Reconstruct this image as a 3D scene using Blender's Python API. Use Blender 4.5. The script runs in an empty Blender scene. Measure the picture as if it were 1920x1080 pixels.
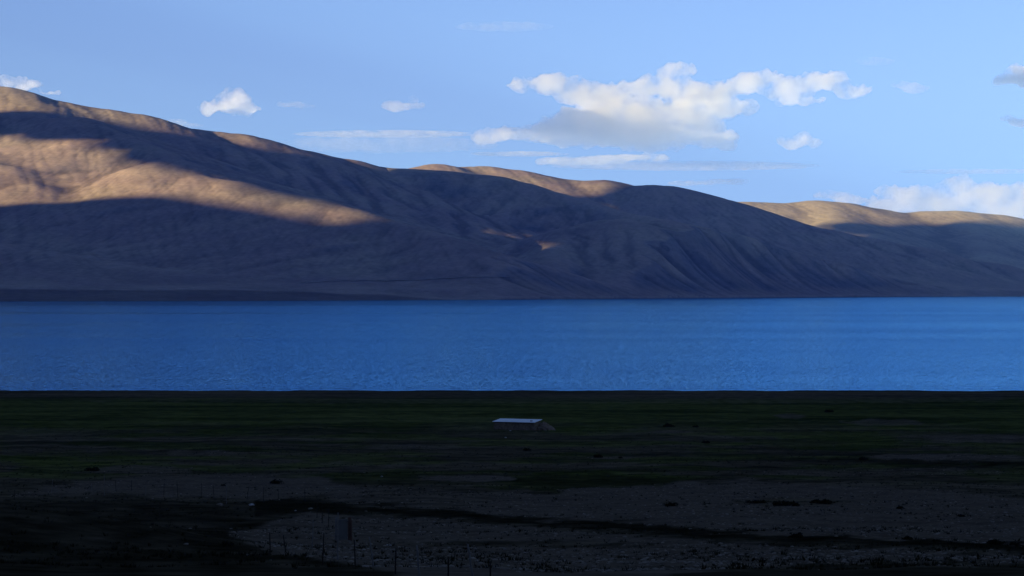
import bpy, bmesh, math, random
import numpy as np
from mathutils import Vector

# ------------------------------------------------------------------ camera, sky, sun, exposure
sc = bpy.context.scene
COL = sc.collection
FPX, ZC, HOR = 3733.33, 31.6, 545.0            # focal length in photo pixels, eye height over the lake, horizon row
cam = bpy.data.cameras.new('camera'); cam.lens = 70; cam.sensor_width = 36
cam.clip_start = 0.5; cam.clip_end = 120000
camo = bpy.data.objects.new('camera', cam); COL.objects.link(camo); sc.camera = camo
camo.location = (0, 0, ZC)
camo.rotation_euler = (math.pi/2 + math.atan((HOR-540)/FPX), 0, 0)

SUN_EL, SUN_AZ = math.radians(8.0), math.radians(-130)     # azimuth from +Y, right positive: low, from the left and a little behind
w = bpy.data.worlds.new('World'); sc.world = w; w.use_nodes = True
nt = w.node_tree; bg = nt.nodes['Background']
sky = nt.nodes.new('ShaderNodeTexSky'); sky.sky_type = 'NISHITA'; sky.sun_disc = False
sky.sun_elevation = SUN_EL; sky.sun_rotation = SUN_AZ
sky.altitude = 4500; sky.air_density = 1.0; sky.dust_density = 0.0; sky.ozone_density = 3.0
tc = nt.nodes.new('ShaderNodeTexCoord')
sp = nt.nodes.new('ShaderNodeSeparateXYZ'); fc = nt.nodes.new('ShaderNodeFloatCurve'); cb = nt.nodes.new('ShaderNodeCombineXYZ')
cv = fc.mapping.curves[0]; cv.points[0].location = (0.0, 0.068); cv.points[1].location = (1.0, 1.0)
for q in ((0.15, 0.105), (0.35, 0.31)): cv.points.new(*q)
fc.mapping.update()
nt.links.new(tc.outputs['Generated'], sp.inputs[0]); nt.links.new(sp.outputs['X'], cb.inputs['X']); nt.links.new(sp.outputs['Y'], cb.inputs['Y'])
nt.links.new(sp.outputs['Z'], fc.inputs['Value']); nt.links.new(fc.outputs[0], cb.inputs['Z'])
nrm = nt.nodes.new('ShaderNodeVectorMath'); nrm.operation = 'NORMALIZE'
nt.links.new(cb.outputs[0], nrm.inputs[0]); nt.links.new(nrm.outputs[0], sky.inputs['Vector'])
tint = nt.nodes.new('ShaderNodeMix'); tint.data_type = 'RGBA'; tint.blend_type = 'MULTIPLY'; tint.inputs[0].default_value = 1
tint.inputs[7].default_value = (1.08, 0.83, 0.88, 1)                     # the camera's white balance
nt.links.new(sky.outputs[0], tint.inputs[6]); nt.links.new(tint.outputs[2], bg.inputs['Color']); bg.inputs['Strength'].default_value = 0.056

sun = bpy.data.lights.new('sun', 'SUN'); sun.energy = 5.0; sun.angle = math.radians(0.65); sun.color = (1.0, 0.79, 0.41)
suno = bpy.data.objects.new('sun', sun); COL.objects.link(suno)
SD = Vector((math.sin(SUN_AZ)*math.cos(SUN_EL), math.cos(SUN_AZ)*math.cos(SUN_EL), math.sin(SUN_EL)))   # towards the sun
suno.rotation_euler = SD.to_track_quat('Z', 'Y').to_euler()
suno.location = SD*200 + Vector((0, 0, 100))

vs = sc.view_settings
vs.view_transform = 'Standard'; vs.look = 'None'; vs.gamma = 1; vs.exposure = 1.9
sc.render.engine = 'CYCLES'
sc.cycles.use_denoising = True; sc.cycles.use_adaptive_sampling = False
sc.cycles.max_bounces = 8; sc.cycles.volume_bounces = 5; sc.cycles.diffuse_bounces = 2
sc.cycles.caustics_reflective = False; sc.cycles.caustics_refractive = False

random.seed(4); rng = np.random.default_rng(4)

# ------------------------------------------------------------------ helpers
_perm = np.random.default_rng(11).permutation(4096)
_ang = np.random.default_rng(12).random(4096)*2*np.pi
_gx, _gy = np.cos(_ang), np.sin(_ang)
def perlin(x, y):
    xi = np.floor(x).astype(np.int64); yi = np.floor(y).astype(np.int64)
    xf = x-xi; yf = y-yi
    u = xf**3*(xf*(xf*6-15)+10); v = yf**3*(yf*(yf*6-15)+10)
    def g(ix, iy, dx, dy):
        h = _perm[(_perm[ix & 4095]+iy) & 4095]
        return _gx[h]*dx + _gy[h]*dy
    a = g(xi, yi, xf, yf); b = g(xi+1, yi, xf-1, yf)
    c = g(xi, yi+1, xf, yf-1); d = g(xi+1, yi+1, xf-1, yf-1)
    return (a+(b-a)*u) + ((c+(d-c)*u)-(a+(b-a)*u))*v
_g3 = np.random.default_rng(13).normal(size=(4096, 3)); _g3 /= np.linalg.norm(_g3, axis=1)[:, None]
def perlin3(p):
    i = np.floor(p).astype(np.int64); f = p-i; u = f**3*(f*(f*6-15)+10); s = 0
    for a in (0, 1):
        for b in (0, 1):
            for c in (0, 1):
                h = _perm[(_perm[(_perm[(i[:, 0]+a) & 4095]+i[:, 1]+b) & 4095]+i[:, 2]+c) & 4095]
                d = (_g3[h]*(f-np.array([a, b, c]))).sum(1)
                s = s + d*(u[:, 0] if a else 1-u[:, 0])*(u[:, 1] if b else 1-u[:, 1])*(u[:, 2] if c else 1-u[:, 2])
    return s*1.3
def fbm(x, y, n=5, gain=0.5):
    s = 0; a = 1
    for i in range(n):
        s = s + a*perlin(x*2.03**i+17.3*i, y*2.03**i-9.1*i); a *= gain
    return s
def ridged(x, y, n=4):
    s = 0; a = 1
    for i in range(n):
        s = s + a*(1-2*np.abs(perlin(x*2.1**i+31*i, y*2.1**i+5*i))); a *= 0.5
    return s
def sstep(a, b, x):
    t = np.clip((x-a)/(b-a), 0, 1); return t*t*(3-2*t)

def tag(o, label=None, cat=None, group=None, kind=None):
    if label: o['label'] = label
    if cat: o['category'] = cat
    if group: o['group'] = group
    if kind: o['kind'] = kind
    return o
def mesh_np(name, co, quads, mat, smooth=True, parent=None):
    me = bpy.data.meshes.new(name)
    co = np.asarray(co, np.float32); quads = np.asarray(quads, np.int32)
    k = quads.shape[1]
    me.vertices.add(len(co)); me.vertices.foreach_set('co', co.ravel())
    me.loops.add(quads.size); me.loops.foreach_set('vertex_index', quads.ravel())
    me.polygons.add(len(quads))
    me.polygons.foreach_set('loop_start', np.arange(0, quads.size, k, dtype=np.int32))
    me.polygons.foreach_set('use_smooth', np.full(len(quads), smooth))
    me.update(calc_edges=True); me.validate()
    if mat: me.materials.append(mat)
    o = bpy.data.objects.new(name, me); COL.objects.link(o); o.parent = parent
    return o
def bm_obj(name, bm, mat, parent=None, smooth=False):
    me = bpy.data.meshes.new(name); bm.to_mesh(me); bm.free()
    for p in me.polygons: p.use_smooth = smooth
    me.materials.append(mat)
    o = bpy.data.objects.new(name, me); COL.objects.link(o); o.parent = parent
    return o
def empty(name, loc, rz=0):
    o = bpy.data.objects.new(name, None); COL.objects.link(o); o.location = loc; o.rotation_euler[2] = rz
    o.empty_display_size = 0.2
    return o

class NT:
    """small wrapper for building procedural materials"""
    def __init__(s, name):
        s.m = bpy.data.materials.new(name); s.m.use_nodes = True
        s.t = s.m.node_tree; s.out = s.t.nodes['Material Output']; s.b = s.t.nodes['Principled BSDF']
    def n(s, typ, **kw):
        nd = s.t.nodes.new(typ)
        for k, v in kw.items(): setattr(nd, k, v)
        return nd
    def l(s, a, b): s.t.links.new(a, b)
    def noise(s, vec, scale, detail=5, rough=0.55, dist=0):
        nd = s.n('ShaderNodeTexNoise'); nd.inputs['Scale'].default_value = scale; nd.inputs['Detail'].default_value = detail
        nd.inputs['Roughness'].default_value = rough; nd.inputs['Distortion'].default_value = dist
        s.l(vec, nd.inputs['Vector']); return nd.outputs['Fac']
    def ramp(s, fac, stops):
        nd = s.n('ShaderNodeValToRGB'); e = nd.color_ramp.elements
        while len(e) < len(stops): e.new(0.5)
        for el, (p, c) in zip(e, stops):
            el.position = p; el.color = (*c, 1) if isinstance(c, tuple) else (c, c, c, 1)
        s.l(fac, nd.inputs['Fac']); return nd.outputs['Color']
    def mix(s, fac, a, b, mode='MIX'):
        nd = s.n('ShaderNodeMix', data_type='RGBA', blend_type=mode)
        for sock, v in ((nd.inputs[0], fac), (nd.inputs[6], a), (nd.inputs[7], b)):
            if hasattr(v, 'links'): s.l(v, sock)
            else: sock.default_value = (*v, 1) if isinstance(v, tuple) else v
        return nd.outputs[2]
    def math(s, op, a, b=0.0):
        nd = s.n('ShaderNodeMath', operation=op)
        for sock, v in ((nd.inputs[0], a), (nd.inputs[1], b)):
            if hasattr(v, 'links'): s.l(v, sock)
            else: sock.default_value = v
        return nd.outputs[0]
    def attr(s, name): 
        nd = s.n('ShaderNodeAttribute'); nd.attribute_name = name; return nd.outputs['Fac']
    def obj(s, scale=(1, 1, 1)):
        t = s.n('ShaderNodeTexCoord'); m = s.n('ShaderNodeMapping'); m.inputs['Scale'].default_value = scale
        s.l(t.outputs['Object'], m.inputs['Vector']); return m.outputs[0]
    def bump(s, h, strength=0.5, dist=1.0, prev=None):
        nd = s.n('ShaderNodeBump'); nd.inputs['Strength'].default_value = strength; nd.inputs['Distance'].default_value = dist
        s.l(h, nd.inputs['Height'])
        if prev: s.l(prev, nd.inputs['Normal'])
        return nd.outputs['Normal']
    def done(s, col, rough=0.95, normal=None, spec=0.2):
        if hasattr(col, 'links'): s.l(col, s.b.inputs['Base Color'])
        else: s.b.inputs['Base Color'].default_value = (*col, 1)
        if hasattr(rough, 'links'): s.l(rough, s.b.inputs['Roughness'])
        else: s.b.inputs['Roughness'].default_value = rough
        s.b.inputs['Specular IOR Level'].default_value = spec
        if normal: s.l(normal, s.b.inputs['Normal'])
        return s.m

def mat_simple(name, c1, c2, scale, rough=0.9, bump=0.3, bdist=0.02, spec=0.0, metal=0.0):
    M = NT(name); v = M.obj(); f = M.noise(v, scale, 6, 0.6)
    c = M.ramp(f, [(0.3, c1), (0.7, c2)])
    M.b.inputs['Metallic'].default_value = metal
    return M.done(c, rough, M.bump(f, bump, bdist), spec)

# ------------------------------------------------------------------ mountain material
def mat_mountain(name, tan, brown, dark, var=1.0):
    M = NT(name); v = M.obj()
    big = M.noise(v, 1/1100, 5, 0.55, 0.5); mid = M.noise(v, 1/240, 6, 0.6, 0.3); fine = M.noise(v, 1/26, 6, 0.65)
    c = M.ramp(big, [(0.36, tan), (0.52, brown), (0.66, tan)])
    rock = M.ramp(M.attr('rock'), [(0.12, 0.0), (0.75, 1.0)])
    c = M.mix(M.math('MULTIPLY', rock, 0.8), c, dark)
    c = M.mix(M.math('MULTIPLY', M.attr('fan'), 0.75), c, tuple(x*1.28 for x in tan))
    c = M.mix(var, c, M.ramp(mid, [(0.30, 0.84), (0.5, 1.0), (0.7, 1.10)]), 'MULTIPLY')
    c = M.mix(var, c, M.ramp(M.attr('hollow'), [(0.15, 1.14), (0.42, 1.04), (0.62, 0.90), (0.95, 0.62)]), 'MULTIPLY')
    c = M.mix(0.8*var, c, M.ramp(fine, [(0.3, 0.74), (0.7, 1.24)]), 'MULTIPLY')
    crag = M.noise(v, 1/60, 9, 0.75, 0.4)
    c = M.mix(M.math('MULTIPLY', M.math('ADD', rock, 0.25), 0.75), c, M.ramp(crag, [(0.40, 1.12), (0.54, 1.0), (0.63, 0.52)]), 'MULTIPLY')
    b = M.bump(fine, 0.3, 3.0)
    return M.done(c, 1.0, b, 0.0)
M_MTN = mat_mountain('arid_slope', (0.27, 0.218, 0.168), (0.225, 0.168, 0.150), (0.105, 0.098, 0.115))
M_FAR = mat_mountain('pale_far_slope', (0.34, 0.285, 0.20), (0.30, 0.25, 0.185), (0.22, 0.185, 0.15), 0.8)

# ------------------------------------------------------------------ the mountains across the lake
def P(px, py, d):
    return ((px-960)/FPX*d, d, ZC+(HOR-py)/FPX*d)
def ridge_field(X, Y, pts, slope, rnd, conc, zb, seed, gully=18.0, lam=260.0, fall=(0, -1)):
    """height below a ridge polyline; flanks are concave and cut by gullies that run down from the crest"""
    best = np.full(X.shape, -1e4); bu = np.zeros(X.shape)
    pts = [P(*p) for p in pts]
    for a, b in zip(pts[:-1], pts[1:]):
        ax, ay, az = a; bx, by, bz = b
        L = math.hypot(bx-ax, by-ay)
        t = np.clip(((X-ax)*(bx-ax)+(Y-ay)*(by-ay))/L**2, 0, 1)
        dist = np.hypot(X-(ax+t*(bx-ax)), Y-(ay+t*(by-ay)))
        z = az+t*(bz-az)
        W = np.maximum(z-zb, 30)*conc/slope
        dd = np.sqrt(dist**2+rnd**2)-rnd
        u = np.clip(dd/W, 0, 1)
        h = zb+(z-zb)*(1-u)**conc - 0.25*np.clip(dd-W, 0, 1e5)
        k = h > best
        best[k] = h[k]; bu[k] = u[k]
    env = sstep(0.02, 0.3, bu)*(1-sstep(0.7, 1.0, bu))
    dx_, dy_ = fall; ac = X*dy_-Y*dx_; dn = X*dx_+Y*dy_          # across and down the slope
    ac = ac + 70*perlin(ac/420+seed, dn/700)
    g = np.abs(perlin(ac/lam+seed, dn/(lam*5)+seed*1.7))*1.6 + np.abs(perlin(ac/(lam*.4)+seed, dn/(lam*2.6)))*0.55*1.5 + np.abs(perlin(ac/(lam*.17)-seed, dn/(lam*1.6)))*0.22*1.5
    return best + env*gully*(g-0.75)
def smax(a, b, k):
    h = np.clip(0.5+0.5*(a-b)/k, 0, 1)
    return b+(a-b)*h + k*h*(1-h)

pxs = np.arange(-170, 2092, 2.3)
r = np.linspace(0, 1, 760)
ds = 5300 + (19500-5300)*(0.72*r + 0.28*r**2.2)
PX, D = np.meshgrid(pxs, ds)
X = (PX-960)/FPX*D; Y = D
shore = np.interp(PX, [-170, 0, 480, 960, 1200, 1440, 1680, 1920, 2092], [5690, 5754, 6049, 6939, 7864, 9074, 10100, 10724, 11000])
shore = np.repeat(np.convolve(np.pad(shore[0], 60, 'edge'), np.ones(121)/121, 'valid')[None], len(ds), 0)
shore0 = shore; shore = shore + 40*fbm(PX/90, PX*0+3.3, 4)
wx = X + 70*fbm(X/800, Y/800, 3) + 9*fbm(X/150+9, Y/150, 2)
wy = Y + 70*fbm(X/800+40, Y/800+7, 3) + 9*fbm(X/150, Y/150+30, 2)
apron = (D-shore)*0.05 - 6 + 5*fbm(X/300, Y/420, 5)*sstep(0, 500, D-shore)
apron = np.where(D < shore, (D-shore)*0.05, apron)

A = [(-500, 60, 11200), (-200, 118, 11100), (0, 163, 11000), (100, 188, 11000), (200, 205, 11000), (250, 213, 11000), (330, 238, 11100), (420, 250, 11200),
     (450, 252, 11200), (480, 259, 11200), (560, 281, 11300), (640, 298, 11400), (700, 312, 11500), (760, 319, 11600)]
A2 = [(-40, 190, 10700), (75, 224, 10300), (150, 219, 10100), (230, 250, 9800), (311, 295, 9200), (378, 329, 8900), (444, 340, 8800), (511, 358, 8650), (578, 371, 8500),
      (644, 389, 8350), (700, 410, 8250), (760, 424, 8100), (830, 442, 7900), (870, 466, 7750), (950, 497, 7500), (1010, 516, 7250)]
A3 = [(75, 224, 10300), (30, 262, 9900), (-60, 280, 9500)]
G = [(-260, 255, 9700), (-80, 288, 9450), (0, 311, 9080), (55, 345, 8750), (100, 392, 8380), (125, 425, 8080)]
G2 = [(-200, 455, 8000), (0, 462, 7700), (120, 478, 7500), (300, 505, 7300)]
B = [(700, 314, 11500), (764, 316, 11300), (850, 321, 11300), (884, 327, 11300), (929, 330, 11200), (982, 342, 11100), (1035, 358, 11000), (1071, 369, 10900), (1150, 395, 10600), (1240, 412, 10200)]
Dd = [(770, 319, 13200), (800, 312, 13300), (818, 307, 13300), (845, 313, 13400), (910, 311, 13500), (960, 318, 13500), (1010, 329, 13500), (1060, 337, 13500), (1110, 339, 13400), (1130, 337, 13400), (1180, 349, 13300),
      (1220, 346, 13200), (1248, 348, 13100), (1290, 362, 13000), (1340, 380, 12900), (1420, 402, 12800), (1520, 425, 12700), (1620, 445, 12600), (1720, 462, 12500), (1840, 490, 12300), (1960, 520, 12100)]
H = [(960, 470, 9300), (1000, 446, 9400), (1060, 428, 9400), (1130, 412, 9400), (1165, 411, 9300), (1200, 418, 9400), (1240, 410, 9500), (1290, 421, 9600), (1400, 446, 9900), (1500, 478, 10200), (1600, 503, 10500), (1700, 524, 10700), (1800, 544, 10900)]
H2 = [(1165, 411, 9300), (1210, 445, 9120), (1255, 488, 8950), (1290, 520, 8850)]
H3 = [(1060, 428, 9400), (1030, 465, 8750), (1040, 505, 8100)]
H4 = [(1400, 446, 9900), (1445, 485, 9800), (1475, 525, 9700)]
H5 = [(1290, 421, 9600), (1335, 460, 9450), (1375, 505, 9300)]
J = [(1560, 470, 11900), (1650, 500, 11600), (1740, 515, 11500), (1830, 528, 11400), (1930, 543, 11300)]
F = [(1200, 400, 16600), (1350, 383, 16800), (1390, 378, 16900), (1470, 381, 17000), (1530, 376.5, 17000), (1560, 379, 17000), (1620, 389, 17000), (1685, 401, 17000), (1735, 396, 17000), (1795, 396, 17000), (1850, 401, 17000), (1920, 413, 17000), (2150, 450, 17000)]
F2 = [(1530, 378, 17000), (1590, 420, 15600), (1650, 460, 14400)]
F3 = [(1790, 398, 17000), (1830, 440, 15600), (1850, 480, 14400)]

def rf(pts, slope, rnd=60, conc=1.35, zb=40, seed=0.0, gully=18, lam=260, fall=(0, -1)): return ridge_field(wx, wy, pts, slope, rnd, conc, zb, seed, gully, lam, fall)
CF = (-0.75, -0.66)
left = smax(smax(rf(A, 0.36, 120, 1.3, seed=1, gully=36, fall=(0.25, -0.97)), rf(A2, 0.36, 60, 1.3, seed=3, gully=11, fall=CF), 18), smax(rf(G, 0.36, 90, 1.3, seed=5, gully=10), rf(A3, 0.4, 80, 1.2, seed=6, gully=10), 25), 22)
left = smax(left, rf(G2, 0.25, 120, 1.3, seed=7, gully=5), 25)
mid = smax(rf(B, 0.42, 60, 1.35, seed=11, gully=36, fall=(-0.5, -0.87)), rf(Dd, 0.34, 130, 1.3, seed=12, gully=18, lam=330), 20)
mid = smax(mid, smax(rf(H, 0.33, 60, 1.35, seed=13, gully=30), smax(rf(H2, 0.42, 60, 1.3, seed=14, gully=18, lam=180, fall=(-0.6, -0.8)), smax(rf(H3, 0.42, 60, 1.3, seed=15, gully=18), smax(rf(H4, 0.40, 60, 1.3, seed=16, gully=12, lam=180), rf(H5, 0.40, 60, 1.3, seed=18, gully=12, lam=180), 20), 20), 20), 20), 20)
mid = smax(mid, rf(J, 0.33, 70, 1.3, seed=17, gully=18, lam=200), 20)
right = smax(rf(F, 0.27, 180, 1.25, seed=21, gully=16, lam=460), smax(rf(F2, 0.28, 140, 1.3, seed=22, gully=10), rf(F3, 0.28, 140, 1.3, seed=23, gully=10), 25), 30)
rough = 3.0*fbm(X/260, Y/330, 5, 0.48) + 3*np.abs(perlin((X+.3*Y)/70, (Y-.3*X)/420)) + 1.6*np.abs(perlin((X-.2*Y)/31, (Y+.2*X)/220))
def blur(z, n):
    for i in range(n):
        q = np.pad(z, ((1, 1), (3, 3)), 'edge')
        z = (q[:-2, 3:-3]+2*q[1:-1, 3:-3]+q[2:, 3:-3])/4
        q = np.pad(z, ((0, 0), (3, 3)), 'edge')
        z = (q[:, :-6]+2*q[:, 3:-3]+q[:, 6:])/4
    return z
layers = {}
for nm, z in (('l', left), ('m', mid), ('r', right)):
    hi = sstep(30, 160, z)
    z = blur(z, 3) + rough*hi
    z = smax(z, apron, 22)*1.0
    cap = 6 + np.clip(D-shore0, 0, None)*0.11 + (np.clip(D-shore0, 0, None)/1000)**2*200
    cap = cap*(0.85+0.7*np.abs(perlin((X*.54+Y*.84)/300, (Y*.54-X*.84)/900))+0.16*np.abs(perlin((X*.54+Y*.84)/110+7, (Y*.54-X*.84)/500)))
    z = -smax(-z, -cap, 20)
    z = np.where(D < shore, np.minimum(z, apron), z)
    layers[nm] = z
layers['r'] = np.where(D > 12600, layers['r'], -50)
allz = np.maximum(np.maximum(layers['l'], layers['m']), layers['r'])
nr, nc = D.shape
idx = np.arange(nr*nc).reshape(nr, nc)
quads = np.stack([idx[:-1, :-1], idx[:-1, 1:], idx[1:, 1:], idx[1:, :-1]], -1).reshape(-1, 4)
def sheet(name, z, mat, extra):
    keep = (z > allz-6) & extra
    kq = keep.ravel()[quads].any(1)
    q = quads[kq]
    used = np.zeros(nr*nc, bool); used[q.ravel()] = True
    remap = np.cumsum(used)-1
    co = np.stack([X, Y, z], -1).reshape(-1, 3)[used]
    o = mesh_np(name, co, remap[q], mat)
    gy, gx = np.gradient(z); 
    dzr = gy/np.gradient(D, axis=0); dzc = gx/np.gradient(X, axis=1)
    sl = blur(np.hypot(dzr, dzc), 2)
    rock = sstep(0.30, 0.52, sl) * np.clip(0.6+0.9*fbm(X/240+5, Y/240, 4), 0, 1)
    fan = (1-sstep(0.06, 0.26, sl+0.05*fbm(X/160, Y/420, 4)))*np.clip(0.6+0.9*fbm(X/330+50, Y/600, 4), 0, 1)
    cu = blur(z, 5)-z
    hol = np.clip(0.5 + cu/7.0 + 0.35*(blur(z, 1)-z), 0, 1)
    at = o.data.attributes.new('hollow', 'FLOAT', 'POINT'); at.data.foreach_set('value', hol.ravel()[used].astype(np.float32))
    at = o.data.attributes.new('fan', 'FLOAT', 'POINT'); at.data.foreach_set('value', fan.ravel()[used].astype(np.float32))
    at = o.data.attributes.new('rock', 'FLOAT', 'POINT'); at.data.foreach_set('value', rock.ravel()[used].astype(np.float32))
    tag(o, kind='structure'); return o
base = D > shore-250
own_m = (layers['m'] >= layers['l']-0.5)
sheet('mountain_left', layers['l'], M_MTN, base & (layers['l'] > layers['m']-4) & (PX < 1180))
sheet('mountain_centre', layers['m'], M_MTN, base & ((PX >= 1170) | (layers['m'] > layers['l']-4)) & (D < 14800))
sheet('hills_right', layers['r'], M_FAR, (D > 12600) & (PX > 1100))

def far_at(px, py):
    c = int(np.clip(round((px-pxs[0])/2.3), 0, len(pxs)-1)); an = (allz[:, c]-ZC)/ds
    k_ = int(np.argmax((an >= (HOR-py)/FPX) & (ds > shore[0, c]))); return ((px-960)/FPX*ds[k_], ds[k_], allz[k_, c])
M_ROAD = mat_simple('dust_road', (0.30, 0.26, 0.21), (0.38, 0.33, 0.27), 0.05)
rc = []
for px in np.arange(560, 962, 6.0):
    x, y, z = far_at(px, 531-0.027*(px-560)+1.2*math.sin(px/37)); rc += [(x, y-7, z+1.6), (x, y+7, z+2.6)]
o = mesh_np('road', rc, [(2*i, 2*i+2, 2*i+3, 2*i+1) for i in range(len(rc)//2-1)], M_ROAD); tag(o, kind='structure')

# unseen range added on the left, crest shaped to shade lake and lower slopes
HX = -6500.0
yy = np.arange(-9000, 16001, 100.0)
crest = np.interp(yy, [-9000, -5000, 0, 3080, 3230, 3600, 4300, 4600, 4750, 5500, 6000, 7000, 8500, 12000, 16000],
                  [1250, 1320, 1450, 1450, 1380, 1384, 1376, 1300, 1180, 1170, 1250, 1320, 1340, 1200, 900])
vv = np.linspace(-1, 1, 61)
VV, YY = np.meshgrid(vv, yy)
CR = np.repeat(crest[:, None], len(vv), 1)
WX = HX + VV*3400
WZ = CR*(1-np.abs(VV))**1.15 + 110*fbm(WX/1200, YY/1200, 5)*(1-np.abs(VV))*sstep(0.02, 0.3, np.abs(VV)) - 4
i2 = np.arange(WX.size).reshape(WX.shape)
q2 = np.stack([i2[:-1, :-1], i2[:-1, 1:], i2[1:, 1:], i2[1:, :-1]], -1).reshape(-1, 4)
o = mesh_np('shade_range', np.stack([WX, YY, WZ], -1).reshape(-1, 3), q2, M_MTN); tag(o, kind='structure')

# ------------------------------------------------------------------ the lake
M = NT('lake_water'); t = M.n('ShaderNodeTexCoord')
def wn(sx, sy, det, rough=0.6, out='Fac'):
    m = M.n('ShaderNodeMapping'); m.inputs['Scale'].default_value = (sx, sy, 1); M.l(t.outputs['Object'], m.inputs['Vector'])
    nd = M.n('ShaderNodeTexNoise'); nd.inputs['Scale'].default_value = 1.0; nd.inputs['Detail'].default_value = det; nd.inputs['Roughness'].default_value = rough
    M.l(m.outputs[0], nd.inputs['Vector']); return nd.outputs[out]
def vop(op, a, b):
    nd = M.n('ShaderNodeVectorMath', operation=op)
    for sock, v_ in ((nd.inputs[0], a), (nd.inputs[1], b)):
        if hasattr(v_, 'links'): M.l(v_, sock)
        else: sock.default_value = v_
    return nd.outputs[0]
# wave slopes: wind ripples, chop and longer flecks, all as real surface tilt
rip = vop('SUBTRACT', wn(1/0.5, 1/0.7, 3, 0.7, 'Color'), (0.5, 0.5, 0.5))
chop = vop('SUBTRACT', wn(1/0.9, 1/3.2, 4, 0.65, 'Color'), (0.5, 0.5, 0.5))
fleck = vop('SUBTRACT', wn(1/2.6, 1/10, 4, 0.65, 'Color'), (0.5, 0.5, 0.5))
band = wn(1/2600, 1/330, 3, 0.5); gust = wn(1/200, 1/500, 3, 0.55)
wind = M.ramp(M.math('ADD', M.math('MULTIPLY', band, 0.75), M.math('MULTIPLY', gust, 0.25)), [(0.36, 0.5), (0.64, 1.3)])
tilt = vop('ADD', vop('MULTIPLY', rip, (0.8, 0.9, 0)), vop('ADD', vop('MULTIPLY', chop, (0.4, 0.5, 0)), vop('MULTIPLY', fleck, (0.08, 0.11, 0))))
sy = M.n('ShaderNodeSeparateXYZ'); M.l(t.outputs['Object'], sy.inputs[0])
lee = M.n('ShaderNodeMapRange'); lee.interpolation_type = 'SMOOTHSTEP'
for k_, v_ in zip(('From Min', 'From Max', 'To Min', 'To Max'), (3700, 4300, 1.0, 0.55)): lee.inputs[k_].default_value = v_
M.l(sy.outputs['Y'], lee.inputs['Value'])
tilt = vop('MULTIPLY', vop('MULTIPLY', tilt, wind), lee.outputs[0])
nrm_ = vop('NORMALIZE', vop('ADD', tilt, (0, 0, 1)), (0, 0, 0))
M.t.nodes.remove(M.b)
df = M.n('ShaderNodeBsdfDiffuse'); df.inputs['Color'].default_value = (0.002, 0.06, 0.33, 1)
gl = M.n('ShaderNodeBsdfGlossy'); gl.inputs['Color'].default_value = (0.25, 0.63, 1.0, 1); gl.inputs['Roughness'].default_value = 0.1; M.l(nrm_, gl.inputs['Normal'])
fr = M.n('ShaderNodeFresnel'); fr.inputs['IOR'].default_value = 1.33; M.l(nrm_, fr.inputs['Normal'])
mx = M.n('ShaderNodeMixShader'); M.l(fr.outputs[0], mx.inputs[0]); M.l(df.outputs[0], mx.inputs[1]); M.l(gl.outputs[0], mx.inputs[2]); M.l(mx.outputs[0], M.out.inputs['Surface'])
M_WATER = M.m
lake = mesh_np('lake', [(-9000, 560, 0), (9000, 560, 0), (9000, 12500, 0), (-9000, 12500, 0)], [(0, 1, 2, 3)], M_WATER, False); tag(lake, kind='structure')

# ------------------------------------------------------------------ the near shore
PROF_D = [-400, -150, -40, 0, 30, 60, 90, 140, 190, 240, 300, 370, 440, 520, 590, 622, 627, 640, 900]
PROF_Z = [190, 70, 36, 30, 27.2, 23.2, 19.5, 15.6, 12.3, 9.6, 6.7, 3.9, 1.9, 0.95, 0.55, 0.42, 0.05, -0.5, -8]
def gz(x, y):
    x = np.asarray(x, float); y = np.asarray(y, float)
    z = np.interp(y + 3.0*perlin(x/60, y/200) + 6*sstep(500, 620, y)*fbm(x/22, y/90, 4), PROF_D, PROF_Z)
    k = sstep(20, 80, y)*(1-sstep(420, 600, y))
    z = z + k*(0.55*fbm(x/28, y/40, 4) + 0.12*fbm(x/5, y/7, 3))
    z = z + 2.6*np.exp(-((x+24)/13)**2-((y-84)/16)**2)                 # dark knoll at the lower left
    return z
def ground_at(px, py):
    """the point of the ground seen at that pixel (marched once, outwards)"""
    ys = np.arange(45, 640, 0.25); xs = (px-960)/FPX*ys
    ray = ZC+(HOR-py)/FPX*ys
    g = gz(xs, ys); k = np.argmax(ray <= g)
    return float(xs[k]), float(ys[k]), float(g[k])

gpx = np.arange(-500, 2421, 5.0)
gd = np.concatenate([np.linspace(8, 60, 14)[:-1], 60*np.exp(np.linspace(0, math.log(640/60), 430))])
GPX, GD = np.meshgrid(gpx, gd)
GX = (GPX-960)/FPX*GD; GY = GD; GZ = gz(GX, GY)
PY = HOR+(ZC-GZ)/GD*FPX
def band_mask(top, bot, soft=6.0):
    t_ = np.interp(GPX, [p[0] for p in top], [p[1] for p in top], left=5000, right=5000 if top[-1][0] < 1900 else None)
    b_ = np.interp(GPX, [p[0] for p in bot], [p[1] for p in bot])
    n = 9*fbm(GPX/90, PY/12, 5, 0.6)
    return sstep(-soft, soft, PY+n-t_)*sstep(-soft, soft, b_-PY-n)
def spot(cx, cy, rx, ry):
    n = 0.5*fbm(GPX/40+cx, PY/7+cy, 4)
    return 1-sstep(0.7, 1.15, np.hypot((GPX-cx)/rx, (PY-cy)/ry)+n)
gravel = 0.85*band_mask([(20, 930), (130, 908), (200, 898), (300, 893), (450, 890), (600, 893), (650, 908), (900, 921), (1000, 925), (1080, 918), (1200, 910), (1320, 903), (1420, 901), (1520, 905), (1650, 912), (1920, 935)],
    [(20, 934), (200, 920), (300, 930), (400, 934), (520, 936), (600, 934), (700, 944), (900, 962), (1000, 970), (1200, 983), (1400, 998), (1600, 1006), (1920, 1020)])
gravel *= 0.55+0.45*(1-spot(800, 930, 160, 26)) 
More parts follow.
